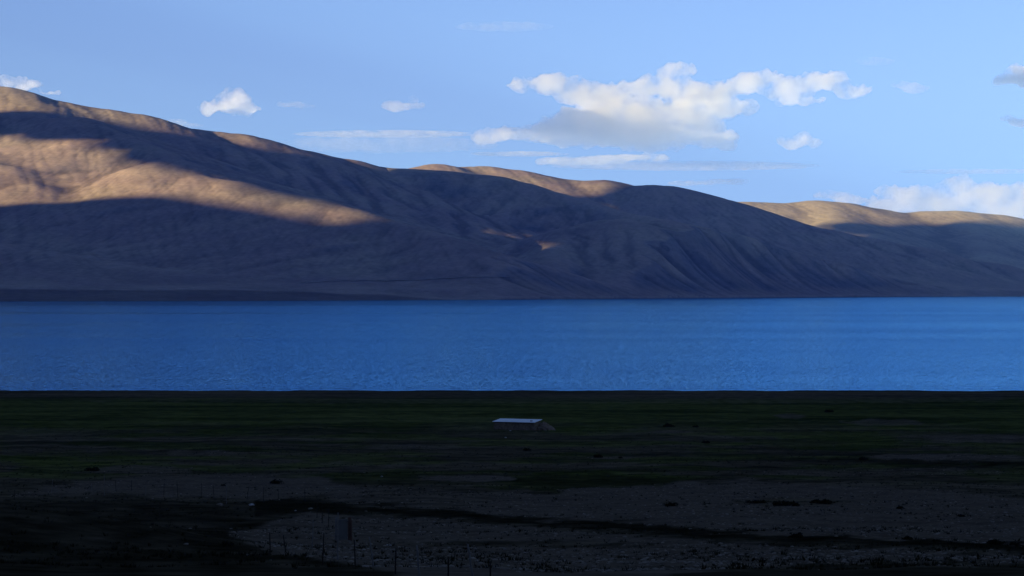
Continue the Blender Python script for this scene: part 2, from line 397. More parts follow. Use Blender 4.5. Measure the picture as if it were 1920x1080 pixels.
gravel = np.maximum(gravel, 0.75*band_mask([(430, 1000), (560, 966), (650, 966), (800, 970), (900, 982), (1100, 997), (1300, 1012), (1500, 1024), (1920, 1038)],
    [(430, 1004), (500, 1030), (600, 1048), (700, 1064), (850, 1100), (1100, 1110), (1300, 1068), (1600, 1054), (1920, 1056)]))
for c in ((775, 838, 115, 5, .5), (880, 897, 105, 6, .9), (1140, 858, 50, 3, .6), (1260, 810, 45, 3, .6), (1770, 856, 150, 7, .7), (1480, 780, 30, 5, .6), (1660, 792, 80, 7, .5), (1830, 823, 130, 8, .55),
          (370, 850, 80, 6, .5), (260, 880, 110, 8, .6), (960, 752, 900, 5, .28), (1500, 748, 500, 9, .3), (1650, 885, 250, 8, .4), (640, 870, 60, 6, .35), (150, 925, 90, 8, .4)):
    gravel = np.maximum(gravel, c[4]*spot(*c[:4]))
for c in ((1490, 941, 105, 9), (1000, 1020, 240, 7), (1257, 945, 14, 5)):
    gravel *= 1-0.75*spot(*c)
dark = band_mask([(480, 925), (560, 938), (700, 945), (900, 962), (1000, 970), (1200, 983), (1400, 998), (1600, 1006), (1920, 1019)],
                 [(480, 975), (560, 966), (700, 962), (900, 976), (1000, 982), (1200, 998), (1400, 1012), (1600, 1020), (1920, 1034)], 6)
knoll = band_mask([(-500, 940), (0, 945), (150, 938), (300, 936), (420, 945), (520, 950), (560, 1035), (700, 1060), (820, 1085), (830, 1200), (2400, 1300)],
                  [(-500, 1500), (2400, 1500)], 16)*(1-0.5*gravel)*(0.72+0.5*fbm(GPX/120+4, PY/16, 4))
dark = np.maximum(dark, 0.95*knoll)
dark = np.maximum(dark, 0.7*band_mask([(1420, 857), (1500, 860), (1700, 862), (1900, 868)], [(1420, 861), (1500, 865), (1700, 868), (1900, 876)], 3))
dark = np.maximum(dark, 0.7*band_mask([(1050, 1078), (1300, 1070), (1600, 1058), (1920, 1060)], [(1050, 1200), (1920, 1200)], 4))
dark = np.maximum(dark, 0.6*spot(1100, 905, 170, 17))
green = np.clip(sstep(742, 752, PY)*(1-sstep(775, 830, PY)) + 0.75*sstep(770, 800, PY)*(1-sstep(890, 915, PY))*sstep(-0.15, 0.25, fbm(GPX/260, PY/14, 4)) + 0.8*spot(1100, 905, 190, 22) + 0.6*spot(1560, 830, 180, 14) + 0.5*spot(150, 860, 200, 14), 0, 1)
i3 = np.arange(GX.size).reshape(GX.shape)
q3 = np.stack([i3[:-1, :-1], i3[:-1, 1:], i3[1:, 1:], i3[1:, :-1]], -1).reshape(-1, 4)
M = NT('shore_ground'); v = M.obj()
n1 = M.noise(v, 0.35, 6, 0.65); n2 = M.noise(v, 2.6, 5, 0.7); n0 = M.noise(M.obj((0.014, 0.075, 1)), 1.0, 6, 0.65)
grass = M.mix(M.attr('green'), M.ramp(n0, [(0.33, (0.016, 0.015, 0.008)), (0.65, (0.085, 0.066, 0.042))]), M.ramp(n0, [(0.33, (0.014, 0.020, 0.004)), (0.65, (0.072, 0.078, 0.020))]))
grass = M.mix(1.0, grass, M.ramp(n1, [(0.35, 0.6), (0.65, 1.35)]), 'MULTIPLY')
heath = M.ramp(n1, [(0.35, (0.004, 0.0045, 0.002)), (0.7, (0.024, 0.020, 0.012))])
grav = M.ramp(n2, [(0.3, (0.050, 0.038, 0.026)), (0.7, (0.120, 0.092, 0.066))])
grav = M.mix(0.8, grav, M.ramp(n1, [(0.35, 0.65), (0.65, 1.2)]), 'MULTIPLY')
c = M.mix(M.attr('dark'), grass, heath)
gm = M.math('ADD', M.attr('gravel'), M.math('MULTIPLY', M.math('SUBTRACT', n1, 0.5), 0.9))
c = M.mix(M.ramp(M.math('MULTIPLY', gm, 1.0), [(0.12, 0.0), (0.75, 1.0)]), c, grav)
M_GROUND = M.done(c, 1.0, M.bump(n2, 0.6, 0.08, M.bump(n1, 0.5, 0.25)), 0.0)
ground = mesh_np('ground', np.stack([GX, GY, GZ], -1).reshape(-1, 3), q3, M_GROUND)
for nm, a in (('gravel', gravel), ('dark', dark), ('green', green)):
    at = ground.data.attributes.new(nm, 'FLOAT', 'POINT'); at.data.foreach_set('value', a.ravel().astype(np.float32))
tag(ground, kind='structure')
def attr_at(a, x, y):
    c_ = np.clip(np.round((x/y*FPX+960-gpx[0])/5).astype(int), 0, len(gpx)-1); r_ = np.clip(np.searchsorted(gd, y), 0, len(gd)-1)
    return a[r_, c_]
# the rest of the near side: slope behind and shore plain to both sides
bx = np.concatenate([np.linspace(-9000, -300, 40), np.linspace(-290, 290, 59), np.linspace(300, 9000, 40)])
by = np.concatenate([np.linspace(-3000, -420, 20), np.linspace(-400, 640, 131)])
BX, BY = np.meshgrid(bx, by)
BZ = np.interp(BY, [-3000, -1200]+PROF_D, [900, 520]+PROF_Z) - 0.6 + 25*fbm(BX/400, BY/400, 4)*sstep(30, 500, -BY)
lf = BX/np.maximum(BY, 1)*FPX+960
inside = (BY > 12) & (lf > -400) & (lf < 2320)
BZ = np.where(inside, BZ-4.0, BZ)
i4 = np.arange(BX.size).reshape(BX.shape)
q4 = np.stack([i4[:-1, :-1], i4[:-1, 1:], i4[1:, 1:], i4[1:, :-1]], -1).reshape(-1, 4)
M = NT('side_ground'); v = M.obj(); f = M.noise(v, 0.05, 6, 0.6)
M_SIDE = M.done(M.ramp(f, [(0.35, (0.03, 0.032, 0.02)), (0.7, (0.09, 0.08, 0.065))]), 1.0, M.bump(f, 0.4, 1.0), 0.05)
o = mesh_np('terrain', np.stack([BX, BY, BZ], -1).reshape(-1, 3), q4, M_SIDE); tag(o, kind='structure')

# ------------------------------------------------------------------ stones, tussocks (nobody could count them)
def lump(seed, n=1):
    bm = bmesh.new(); bmesh.ops.create_icosphere(bm, subdivisions=n, radius=1)
    rr = random.Random(seed)
    for v_ in bm.verts:
        v_.co *= 0.72+0.5*rr.random(); v_.co.z *= 0.62
    bm.verts.ensure_lookup_table()
    co = np.array([v_.co[:] for v_ in bm.verts]); f_ = np.array([[v_.index for v_ in p.verts] for p in bm.faces]); bm.free()
    return co, f_
LUMPS = [lump(s) for s in range(5)]
def scatter(name, pts, sizes, mat, shapes):
    cos, fs, k = [], [], 0
    for (x, y, z), s in zip(pts, sizes):
        co, f_ = shapes[int(rng.integers(len(shapes)))]
        a = rng.random()*6.283; ca, sa = math.cos(a), math.sin(a)
        c2 = co*s*np.array([1+0.3*rng.random(), 1, 1])
        c2 = np.stack([c2[:, 0]*ca-c2[:, 1]*sa+x, c2[:, 0]*sa+c2[:, 1]*ca+y, c2[:, 2]+z], -1)
        cos.append(c2); fs.append(f_+k); k += len(co)
    return mesh_np(name, np.concatenate(cos), np.concatenate(fs), mat, False)
def sample(n, weight, d0=75, d1=460):
    """points spread evenly over the picture, kept where weight says so"""
    out = []
    while len(out) < n:
        py = rng.uniform(800, 1090, 4000); px = rng.uniform(-60, 1980, 4000)
        d = np.interp(py, PYC[::-1], gd_c[::-1]); x = (px-960)/FPX*d
        ok = rng.random(4000) < weight(x, d)
        out += list(zip(x[ok], d[ok]))
    out = np.array(out[:n])
    return out[:, 0], out[:, 1], gz(out[:, 0], out[:, 1])
gd_c = np.linspace(60, 600, 500); PYC = HOR+(ZC-gz(gd_c*0+40, gd_c))/gd_c*FPX
o_ = np.argsort(-PYC); gd_c, PYC = gd_c[o_], PYC[o_]
M_STONE = mat_simple('pale_stone', (0.20, 0.19, 0.175), (0.36, 0.34, 0.31), 3.0)
M_PEB = mat_simple('grey_pebble', (0.05, 0.04, 0.03), (0.24, 0.195, 0.15), 1.5)
x_, y_, z_ = sample(9000, lambda x, y: np.clip(attr_at(gravel, x, y)*1.1-0.1, 0.004, 1))
s_ = 0.035+0.10*rng.random(9000)**3
o = scatter('gravel_stones', zip(x_, y_, z_), s_, M_PEB, LUMPS); tag(o, 'loose grey pebbles strewn over the gravel bars', 'gravel', kind='stuff')
def tuft(seed):
    rr = random.Random(seed); co, f_ = [], []
    for b in range(9):
        a = rr.random()*6.283; r0 = rr.random()*0.55; ln = 0.5+rr.random()*0.6; w_ = 0.10
        bx_, by_ = math.cos(a)*r0, math.sin(a)*r0
        k = len(co)
        co += [(bx_-math.sin(a)*w_, by_+math.cos(a)*w_, -0.08), (bx_+math.sin(a)*w_, by_-math.cos(a)*w_, -0.08), (bx_+math.cos(a)*ln*0.5, by_+math.sin(a)*ln*0.5, ln*0.7)]
        f_.append((k, k+1, k+2))
    return np.array(co), np.array(f_)
TUFTS = [tuft(s) for s in range(6)]
M_TUFT = mat_simple('dry_tussock', (0.005, 0.006, 0.003), (0.022, 0.022, 0.011), 0.3)
x_, y_, z_ = sample(13000, lambda x, y: np.clip(0.55-0.40*attr_at(gravel, x, y)-0.3*attr_at(dark, x, y)+0.5*perlin(x/9, y/14), 0.02, 1))
s_ = 0.08+0.22*rng.random(13000)**2.5
o = scatter('grass_tussocks', zip(x_, y_, z_), s_, M_TUFT, TUFTS); tag(o, 'low dark grass tussocks scattered over the shore plain', 'grass', kind='stuff')

# ------------------------------------------------------------------ the stone hut
hx, hy, hz = ground_at(970, 806)
hut = empty('stone_hut', (hx, hy, hz), -math.radians(20))
tag(hut, 'low stone hut with a flat pale metal roof on the dark shore plain', 'hut')
M_HUT = mat_simple('rough_stone', (0.10, 0.07, 0.05), (0.25, 0.18, 0.13), 2.0, bdist=0.05)
M_RUBBLE = mat_simple('brown_rubble', (0.13, 0.09, 0.065), (0.30, 0.22, 0.16), 1.2, bdist=0.05)
M_ROOF = mat_simple('pale_roof_sheet', (0.62, 0.62, 0.62), (0.75, 0.75, 0.75), 1.2, 0.5, 0.05)
M_WOOD = mat_simple('weathered_wood', (0.05, 0.04, 0.03), (0.11, 0.085, 0.065), 4.0)
HL, HD, HF, HB = 9.0, 4.2, 1.72, 2.0                # length, depth, wall height in front and behind
def wall_piece(name, x0, x1, y0, y1, zt0, zt1, axis):
    """a drystone wall: a core with courses of uneven stones standing proud of both faces"""
    bm = bmesh.new(); rr = random.Random(name+str(x0)+str(y0))
    def blk(ax, ay, az, bx_, by_, bz, j=0.0):
        vs_ = [bm.verts.new((x+rr.uniform(-j, j), y+rr.uniform(-j, j), z+rr.uniform(-j, j))) for x in (ax, bx_) for y in (ay, by_) for z in (az, bz)]
        for f_ in ((0, 1, 3, 2), (4, 6, 7, 5), (0, 4, 5, 1), (2, 3, 7, 6), (0, 2, 6, 4), (1, 5, 7, 3)): bm.faces.new([vs_[i] for i in f_])
    blk(x0+.05, y0+.05, -0.3, x1-.05, y1-.05, min(zt0, zt1)-0.02)
    z = -0.1
    while z < max(zt0, zt1)-0.05:
        h = rr.uniform(0.16, 0.26)
        lo, hi_ = (x0, x1) if axis == 'x' else (y0, y1)
        p = lo
        while p < hi_-0.05:
            l_ = min(rr.uniform(0.25, 0.6), hi_-p)
            top = min(zt0, zt1)
            e = rr.uniform(0, 0.06)
            zz = min(z+h, top)
            if zz-z > 0.05:
                if axis == 'x':
                    blk(p+.012, y0-e, z+.012, p+l_-.012, y0+.16, zz-.012, 0.012); blk(p+.012, y1-.16, z+.012, p+l_-.012, y1+e, zz-.012, 0.012)
                else:
                    blk(x0-e, p+.012, z+.012, x0+.16, p+l_-.012, zz-.012, 0.012); blk(x1-.16, p+.012, z+.012, x1+e, p+l_-.012, zz-.012, 0.012)
            p += l_
        z += h
    return bm
for args in ((-HL/2, HL/2, -HD/2, -HD/2+.45, HF, HF, 'x'), (-HL/2, HL/2, HD/2-.45, HD/2, HB, HB, 'x'), (-HL/2, -HL/2+.45, -HD/2+.47, HD/2-.47, HF, HB, 'y'), (HL/2-.45, HL/2, -HD/2+.47, HD/2-.47, HF, HB, 'y')):
    bm_obj('wall', wall_piece('wall', *args), M_HUT, hut)
# corrugated sheet roof
nx = 140
co, f_ = [], []
for j in range(2):
    for k in range(nx+1):
        x = -HL/2-.2+(HL+.4)*k/nx; yv = (-HD/2-.4, HD/2+.35)[j]; zv = (HF+.03, HB+.09)[j]+0.02*math.sin(k*1.57)
        co += [(x, yv, zv+.06), (x, yv, zv)]
for k in range(nx):
    a, b = 2*k, 2*(nx+1)+2*k
    f_ += [(a, a+2, b+2, b), (a+1, b+1, b+3, a+3), (a, a+1, a+3, a+2), (b, b+2, b+3, b+1)]
f_ += [(0, 2*(nx+1), 2*(nx+1)+1, 1), (2*nx, 2*nx+1, 2*(nx+1)+2*nx+1, 2*(nx+1)+2*nx)]
roof = mesh_np('roof', co, f_, M_ROOF, False, hut)
for k in range(7):
    bm = bmesh.new(); bmesh.ops.create_cube(bm, size=1)
    for v_ in bm.verts: v_.co = Vector((v_.co.x*.12+(-HL/2+.4+k*(HL-.8)/6), v_.co.y*(HD+.5), v_.co.z*.10+(HF+HB)/2-.03+v_.co.y*(HB-HF)))
    bm_obj('roof_beam', bm, M_WOOD, hut)
lc, lf_ = LUMPS[2]
o = mesh_np('stone', lc*np.array([.34, .25, .25]), lf_, M_HUT, False); o.location = hut.matrix_basis @ Vector((3.4, -0.9, 1.98)); tag(o, 'dark stone weighing down the pale roof of the hut', 'stone')
# rubble heap leaning on the right end of the hut
pts, sz = [], []
for k in range(420):
    a = rng.random()*6.283; q_ = math.sqrt(rng.random())
    rx_, ry_ = 2.3*q_*math.cos(a), 2.2*q_*math.sin(a)
    pts.append((rx_, ry_, 1.75*(1-q_)**0.8-0.1)); sz.append(0.14+0.16*rng.random())
o = scatter('rubble_heap', pts, sz, M_RUBBLE, LUMPS)
o.location = (hx+5.6, hy-0.4, hz-0.02)
tag(o, 'brown heap of tumbled stones against the right end of the hut', 'rubble')

# ------------------------------------------------------------------ fence posts
M_POSTD = mat_simple('dark_post_wood', (0.012, 0.011, 0.010), (0.03, 0.026, 0.023), 5.0)
M_POSTP = mat_simple('pale_post_wood', (0.09, 0.08, 0.07), (0.17, 0.15, 0.135), 5.0)
POSTS = [  # foot column, foot row, top column, top row, pale?
 (27, 937, 27, 919, 0), (96, 925, 99, 899, 1), (172, 921, 171.5, 907, 1), (196, 928, 195, 890, 1), (218, 921, 216.5, 901, 0), (246, 921, 247, 901, 0), (273, 929, 273.5, 914, 1), (307, 932, 308, 907, 0),
 (334, 934, 331.5, 903, 0), (377, 932, 377.5, 906, 0), (402, 937, 399.5, 911, 0), (424.5, 944, 424.5, 911, 1), (462, 936, 467, 912, 0), (493.5, 943, 494.5, 913, 0), (522, 944, 521.5, 918, 0), (572.5, 945, 571, 918, 0),
 (594.5, 972, 594.5, 943, 0), (604, 981, 604, 944, 0), (616, 986, 617, 952, 0), (585.5, 1029, 587, 975, 1), (506.5, 1039, 505.5, 1000, 0), (537, 1036, 531, 1004, 0), (605, 1059, 607, 1000, 0), (633, 1050, 633.5, 962, 1),
 (667, 1061, 664, 1015, 0), (702, 1064, 692, 1009, 1), (741.5, 1078, 742.5, 1028, 0), (788, 1087, 781, 1028, 1), (840, 1090, 840.5, 1052, 0), (889, 1098, 877, 1037, 1), (919, 1095, 919, 1066, 0)]
def post_mesh(dx, dy, hgt, rad, mat, seed):
    bm = bmesh.new(); rr = random.Random(seed); rings = []
    for k in range(6):
        t_ = k/5; bend = 0.10*hgt*(0.25-(t_-.5)**2)*rr.uniform(-.5, .5)
        cx = dx*t_**1.25+bend; cy = dy*t_; zz = -0.35+(hgt+.35)*t_
        rr_ = rad*(1.1-0.35*t_)*rr.uniform(.9, 1.1)
        rings.append([bm.verts.new((cx+rr_*math.cos(i*math.pi/3.5), cy+rr_*math.sin(i*math.pi/3.5), zz+(rr.uniform(-.03, .03) if k == 5 else 0))) for i in range(7)])
    for a, b in zip(rings[:-1], rings[1:]):
        for i in range(7): bm.faces.new((a[i], a[(i+1) % 7], b[(i+1) % 7], b[i]))
    bm.faces.new(rings[-1]); bm.faces.new(rings[0][::-1])
    return bm
ordinal = ['first', 'second', 'third', 'fourth', 'fifth', 'sixth', 'seventh', 'eighth', 'ninth', 'tenth', 'eleventh', 'twelfth', 'thirteenth', 'fourteenth', 'fifteenth', 'sixteenth', 'seventeenth', 'eighteenth', 'nineteenth', 'twentieth', 'twenty-first', 'twenty-second']
pd = sorted([p for p in POSTS if not p[4]]); pp = sorted([p for p in POSTS if p[4]])
for p in POSTS:
    x, y, z = ground_at(p[0], min(p[1], 1130))
    hgt = (p[1]-p[3])*y/FPX; dx = (p[2]-p[0])*y/FPX
    o = bm_obj('fence_post', post_mesh(dx, 0.05, hgt, 0.026 if p[4] else 0.024, None, p[0]), M_POSTP if p[4] else M_POSTD, smooth=True)
    o.location = (x, y, z)
    lean = ' leaning left' if p[2] < p[0]-4.5 else (' leaning right' if p[2] > p[0]+4 else '')
    if p[4]: lab = 'pale%s fence post, %s pale one from the left edge' % (lean, ordinal[pp.index(p)])
    else: lab = 'dark%s wooden fence post, %s dark one from the left edge' % (lean, ordinal[pd.index(p)])
    tag(o, lab, 'fence post', 'wooden posts of the broken fence line')
# small gate: pale post, sheet panel, brown post
x0, y0, z0 = ground_at(630, 1015); x1 = (656-960)/FPX*y0
gate = empty('gate', (x0, y0, z0)); tag(gate, 'small gate with grey panel between a pale post and a brown post', 'gate')
M_PANEL = mat_simple('grey_sheet', (0.10, 0.09, 0.08), (0.14, 0.13, 0.115), 1.5, 0.7, 0.1)
M_BROWN = mat_simple('brown_post_wood', (0.05, 0.028, 0.02), (0.08, 0.045, 0.035), 5.0)
gh = 44*y0/FPX
bm_obj('post', post_mesh(0.02, 0, gh, 0.07, None, 71), M_POSTP, gate, True)
b = bm_obj('post', post_mesh(0.0, 0, gh*0.93, 0.12, None, 72), M_BROWN, gate, True); b.location = (x1-x0, 0, 0.1); b['label'] = 'thick brown post'
bm = bmesh.new(); bmesh.ops.create_cube(bm, size=1)
for v_ in bm.verts: v_.co = Vector((v_.co.x*(x1-x0-.22)+(x1-x0)/2-.02, v_.co.y*.04, v_.co.z*gh*.86+gh*.5))
bmesh.ops.bevel(bm, geom=bm.edges[:], offset=0.01, affect='EDGES')
bm_obj('panel', bm, M_PANEL, gate)

# ------------------------------------------------------------------ shrubs and single rocks
M_LEAF = mat_simple('shrub_leaf', (0.006, 0.007, 0.004), (0.020, 0.019, 0.012), 3.0)
M_STEM = mat_simple('shrub_stem', (0.01, 0.008, 0.006), (0.02, 0.016, 0.012), 6.0)
def shrub(px, py, rpx, label, flat=0.75):
    x, y, z = ground_at(px, py); R = rpx*y/FPX
    e = empty('shrub', (x, y, z)); tag(e, label, 'shrub', 'dark shrubs on the shore plain')
    n = 420; rr = np.random.default_rng(int(px*7+py))
    th = rr.random(n)*6.283; u = rr.random(n)**0.5; ph = np.arccos(rr.random(n))
    lob = 0.75+0.3*np.sin(th*3+px)+0.2*np.sin(th*5+py)
    q_ = np.stack([R*u*lob*np.sin(ph)*np.cos(th), R*u*lob*np.sin(ph)*np.sin(th), R*flat*u*lob*np.cos(ph)], -1)
    d1 = rr.normal(size=(n, 3)); d1 /= np.linalg.norm(d1, axis=1)[:, None]; d2 = rr.normal(size=(n, 3)); d2 /= np.linalg.norm(d2, axis=1)[:, None]
    s = R*0.16*(0.6+rr.random(n))[:, None]
    co = np.concatenate([q_-d1*s, q_+d2*s*.6, q_+d1*s, q_-d2*s*.6]); k = np.arange(n)
    co[:, 2] = np.maximum(co[:, 2], 0.0)
    mesh_np('foliage', co, np.stack([k, k+n, k+2*n, k+3*n], -1), M_LEAF, False, e)
    bm = bmesh.new()
    for i in range(6):
        a = i*1.05+px
        v0 = [bm.verts.new((0.03*R*math.cos(t_), 0.03*R*math.sin(t_), -.1)) for t_ in (0, 2.1, 4.2)]
        v1 = [bm.verts.new((0.5*R*math.cos(a)+.015*R*math.cos(t_), .5*R*math.sin(a)+.015*R*math.sin(t_), .5*R*flat)) for t_ in (0, 2.1, 4.2)]
        for j in range(3): bm.faces.new((v0[j], v0[(j+1) % 3], v1[(j+1) % 3], v1[j]))
        bm.faces.new(v1)
    bm_obj('stem', bm, M_STEM, e)
SHR = [(1257, 949, 13, 'round dark shrub alone on the pale gravel bar'), (1494, 1008, 17, 'biggest dark shrub on the black ditch bank'), (1702, 1012, 12, 'dark shrub on the ditch bank, next right of the biggest'),
 (1757, 1016, 9, 'small dark shrub on the ditch bank, third from the left'), (1866, 1021, 18, 'wide dark shrub on the ditch bank near the right edge'), (1900, 1022, 9, 'small dark shrub on the ditch bank at the right edge'),
 (174, 883, 15, 'low wide shrub on the far grey strip at the left'), (517, 907, 13, 'dark shrub on the left gravel bar below its bright edge'), (419, 911, 6, 'tiny shrub above the row of fence posts'),
 (1803, 969, 8, 'small shrub on the gravel bar near the right edge'), (1687, 954, 9, 'reddish dark shrub among tussocks on the right gravel bar'), (1420, 944, 20, 'left shrub of the low thicket on the gravel bar'),
 (1475, 948, 26, 'middle shrub of the low thicket on the gravel bar'), (1545, 944, 24, 'right shrub of the low thicket on the gravel bar'), (1253, 800, 10, 'far dark shrub right of the hut on the meadow'),
 (1305, 801, 6, 'small far shrub at the right of the meadow shrub'), (1325, 831, 9, 'dark shrub on the meadow below the far pair of shrubs'), (1120, 858, 10, 'dark shrub beside the thin stony streak'),
 (1163, 859, 5, 'tiny shrub at the right end of the stony streak'), (1618, 862, 10, 'dark shrub on the thin black bank at the right'), (988, 845, 9, 'flat dark shrub on the meadow below the hut'),
 (427, 1024, 12, 'dark shrub on the slope at the lower left'), (1553, 773, 10, 'far low shrub on the plain towards the lake at right')]
for a in SHR: shrub(*a, flat=0.26 if a[2] > 19 else (0.42 if a[2] > 13 else 0.55))
RK = [(472, 948, 4.5, 1, 'white rock on the dark bank below the fence'), (413, 948, 5, 0, 'grey flat rock on the dark bank left of the white rock'), (582, 955, 4, 0, 'grey rock by the cluster of dark posts'), (554, 958, 1.8, 1, 'tiny white rock left of the cluster of dark posts'),
 (726, 1023, 2, 1, 'left of two tiny white stones on the near gravel'), (732, 1023, 2, 1, 'right of two tiny white stones on the near gravel'), (697, 1065, 3, 0, 'grey rock at the foot of the leaning pale post'), (716, 894, 2, 1, 'small white stone on the dark meadow above the gravel'),
 (957, 808, 1.8, 1, 'small white stone in front of the hut'), (948, 821, 1.8, 1, 'small white stone on the grass below the hut'), (1006, 811, 1.6, 0, 'small grey stone at the right front of the hut')]
for i, (px, py, rp, wh, lab) in enumerate(RK):
    x, y, z = ground_at(px, py); R = rp*y/FPX
    lc, lf_ = lump(50+i, 2)
    o = mesh_np('rock', lc*R*np.array([1.2, 1, 1]), lf_, M_STONE if wh else M_PEB, False); o.location = (x, y, z+R*.3)
    tag(o, lab, 'rock', 'single rocks on the shore plain')

# ------------------------------------------------------------------ clouds
def mat_cloud(name, dens, col=(1, 0.945, 0.885), aniso=0.68, scale=1/300, lo=0.36, hi=0.66):
    m = bpy.data.materials.new(name); m.use_nodes = True; t_ = m.node_tree; t_.nodes.remove(t_.nodes['Principled BSDF'])
    s = t_.nodes.new('ShaderNodeVolumeScatter'); s.inputs['Color'].default_value = (*col, 1); s.inputs['Density'].default_value = dens; s.inputs['Anisotropy'].default_value = aniso
    if scale:
        g = t_.nodes.new('ShaderNodeTexCoord'); n = t_.nodes.new('ShaderNodeTexNoise'); n.inputs['Scale'].default_value = scale; n.inputs['Detail'].default_value = 4; n.inputs['Roughness'].default_value = 0.62
        t_.links.new(g.outputs['Object'], n.inputs['Vector'])
        r_ = t_.nodes.new('ShaderNodeMapRange'); r_.interpolation_type = 'SMOOTHSTEP'
        for k, v_ in zip(('From Min', 'From Max', 'To Min', 'To Max'), (lo, hi, 0.0, dens*1.7)): r_.inputs[k].default_value = v_
        t_.links.new(n.outputs['Fac'], r_.inputs['Value']); t_.links.new(r_.outputs[0], s.inputs['Density'])
    t_.links.new(s.outputs[0], t_.nodes['Material Output'].inputs['Volume']); return m
CM = {}
def cloud(name, label, blobs, d, mfp, rough=1.0, thick=0.7, vox=2.4, seed=0, group='clouds over the mountains'):
    k = d/FPX
    cx = sum(b[0] for b in blobs)/len(blobs); cy = sum(b[1] for b in blobs)/len(blobs)
    bm = bmesh.new(); rr = random.Random(seed+int(cx))
    for (bx_, by_, rx_, ry_) in blobs:
        tmp = bmesh.ops.create_icosphere(bm, subdivisions=3 if len(blobs) < 60 else 2, radius=1)['verts']
        dy = rr.uniform(-.3, .3)*rx_*thick
        for v_ in tmp: v_.co = Vector(((v_.co.x*rx_+bx_-cx), v_.co.y*max(rx_*thick, ry_)+dy, v_.co.z*ry_+cy-by_))
    me = bpy.data.meshes.new(name); bm.to_mesh(me); bm.free()
    o = bpy.data.objects.new(name, me); COL.objects.link(o)
    if True:
        md = o.modifiers.new('r', 'REMESH'); md.mode = 'VOXEL'; md.voxel_size = vox
        dg = bpy.context.evaluated_depsgraph_get(); dg.update()
        me2 = bpy.data.meshes.new_from_object(o.evaluated_get(dg)); o.modifiers.clear(); o.data = me2
    me = o.data
    for p in me.polygons: p.use_smooth = True
    n = len(me.vertices); co = np.zeros(n*3, np.float32); me.vertices.foreach_get('co', co); co = co.reshape(-1, 3)
    nr_ = np.zeros(n*3, np.float32); me.vertex_normals.foreach_get('vector', nr_); nr_ = nr_.reshape(-1, 3)
    ry_m = max(b[3] for b in blobs); amp = min(ry_m*0.8, 15)*rough
    q_ = co+np.array([seed*13.7+cx, 3.1, cy])
    fl = np.where(nr_[:, 2] < -0.2, 0.5, 1.0)
    h_ = perlin3(q_/34) + fl*(np.abs(perlin3(q_/17))*1.0-0.2 + np.abs(perlin3(q_/8.5+5))*0.4-.08)
    out = co+nr_*(amp*h_)[:, None]
    out *= k
    me.vertices.foreach_set('co', out.ravel()); me.update()
    md = o.modifiers.new('r', 'REMESH'); md.mode = 'VOXEL'; md.voxel_size = vox*k
    dg = bpy.context.evaluated_depsgraph_get(); dg.update()
    me = bpy.data.meshes.new_from_object(o.evaluated_get(dg)); o.modifiers.clear(); o.data = me
    for p in me.polygons: p.use_smooth = True
    o.location = ((cx-960)*k, d, ZC+(HOR-cy)*k)
    mm = CM[mfp] if mfp in CM else CM.setdefault(mfp, mat_cloud('cloud_%d' % mfp, 1.0/mfp, scale=0 if mfp == 25 else 1/300))
    me.materials.clear(); me.materials.append(mm)
    tag(o, label, 'cloud', group); return o
cloud('cumulus_cloud', 'large ragged cloud bank with white tops and grey base over the central ridge', [(985, 160, 40, 8), (1050, 158, 68, 17), (1110, 178, 75, 20), (1165, 196, 85, 22), (1268, 136, 40, 14), (1240, 160, 80, 18), (1310, 172, 85, 18), (1370, 165, 60, 13), (1180, 225, 150, 24), (1100, 245, 115, 17), (1025, 244, 55, 11), (950, 246, 45, 8),
   (1330, 198, 90, 18), (1420, 152, 62, 16), (1480, 168, 62, 17), (1540, 152, 55, 15), (1600, 168, 45, 11), (1500, 190, 50, 8), (1270, 258, 120, 10), (1225, 274, 60, 7), (1340, 272, 45, 6), (1150, 252, 160, 22), (1250, 235, 110, 22), (1000, 254, 70, 10), (925, 258, 42, 7)], 30000, 180, seed=1)
cloud('cumulus_cloud', 'small bright puffy cloud alone above the left mountain crest', [(432, 190, 36, 18), (438, 178, 20, 14), (405, 202, 30, 9), (472, 206, 26, 7), (432, 203, 52, 9)], 30000, 150, seed=2)
cloud('cumulus_cloud', 'faint flat cloud just right of the small bright puffy cloud', [(548, 195, 30, 5), (570, 199, 22, 4)], 30000, 500, seed=3)
cloud('cumulus_cloud', 'small pale cloud with a pointed top midway between left peak and cloud bank', [(755, 200, 42, 8), (776, 187, 12, 9), (735, 197, 20, 9)], 30000, 330, seed=4)
cloud('cumulus_cloud', 'pale cloud peeping over the crest at the far left', [(20, 150, 32, 12), (55, 160, 30, 11), (92, 174, 22, 6)], 30000, 170, seed=5)
cloud('cumulus_cloud', 'thin cloud lying along the left crest', [(320, 228, 40, 5), (350, 235, 32, 5)], 30000, 450, seed=15)
cloud('cumulus_cloud', 'small compact white cloud below the right part of the cloud bank', [(1475, 266, 22, 12), (1505, 262, 20, 15), (1528, 268, 18, 12)], 30000, 170, seed=6)
cloud('cumulus_cloud', 'faint ragged cloud right of the cloud bank', [(1712, 166, 30, 10), (1690, 160, 22, 8)], 30000, 380, seed=7)
cloud('cumulus_cloud', 'grey ragged cloud at the right edge, upper of two', [(1890, 150, 28, 10), (1915, 135, 30, 15), (1935, 150, 30, 15)], 26000, 60, seed=8)
cloud('cumulus_cloud', 'grey ragged cloud at the right edge, lower of two', [(1890, 222, 18, 6), (1915, 230, 25, 8)], 26000, 62, seed=9)
cloud('cumulus_cloud', 'small white cloud on the horizon behind the pale far hills', [(1548, 366, 24, 10), (1580, 370, 26, 10), (1600, 376, 30, 9)], 26000, 150, seed=10)
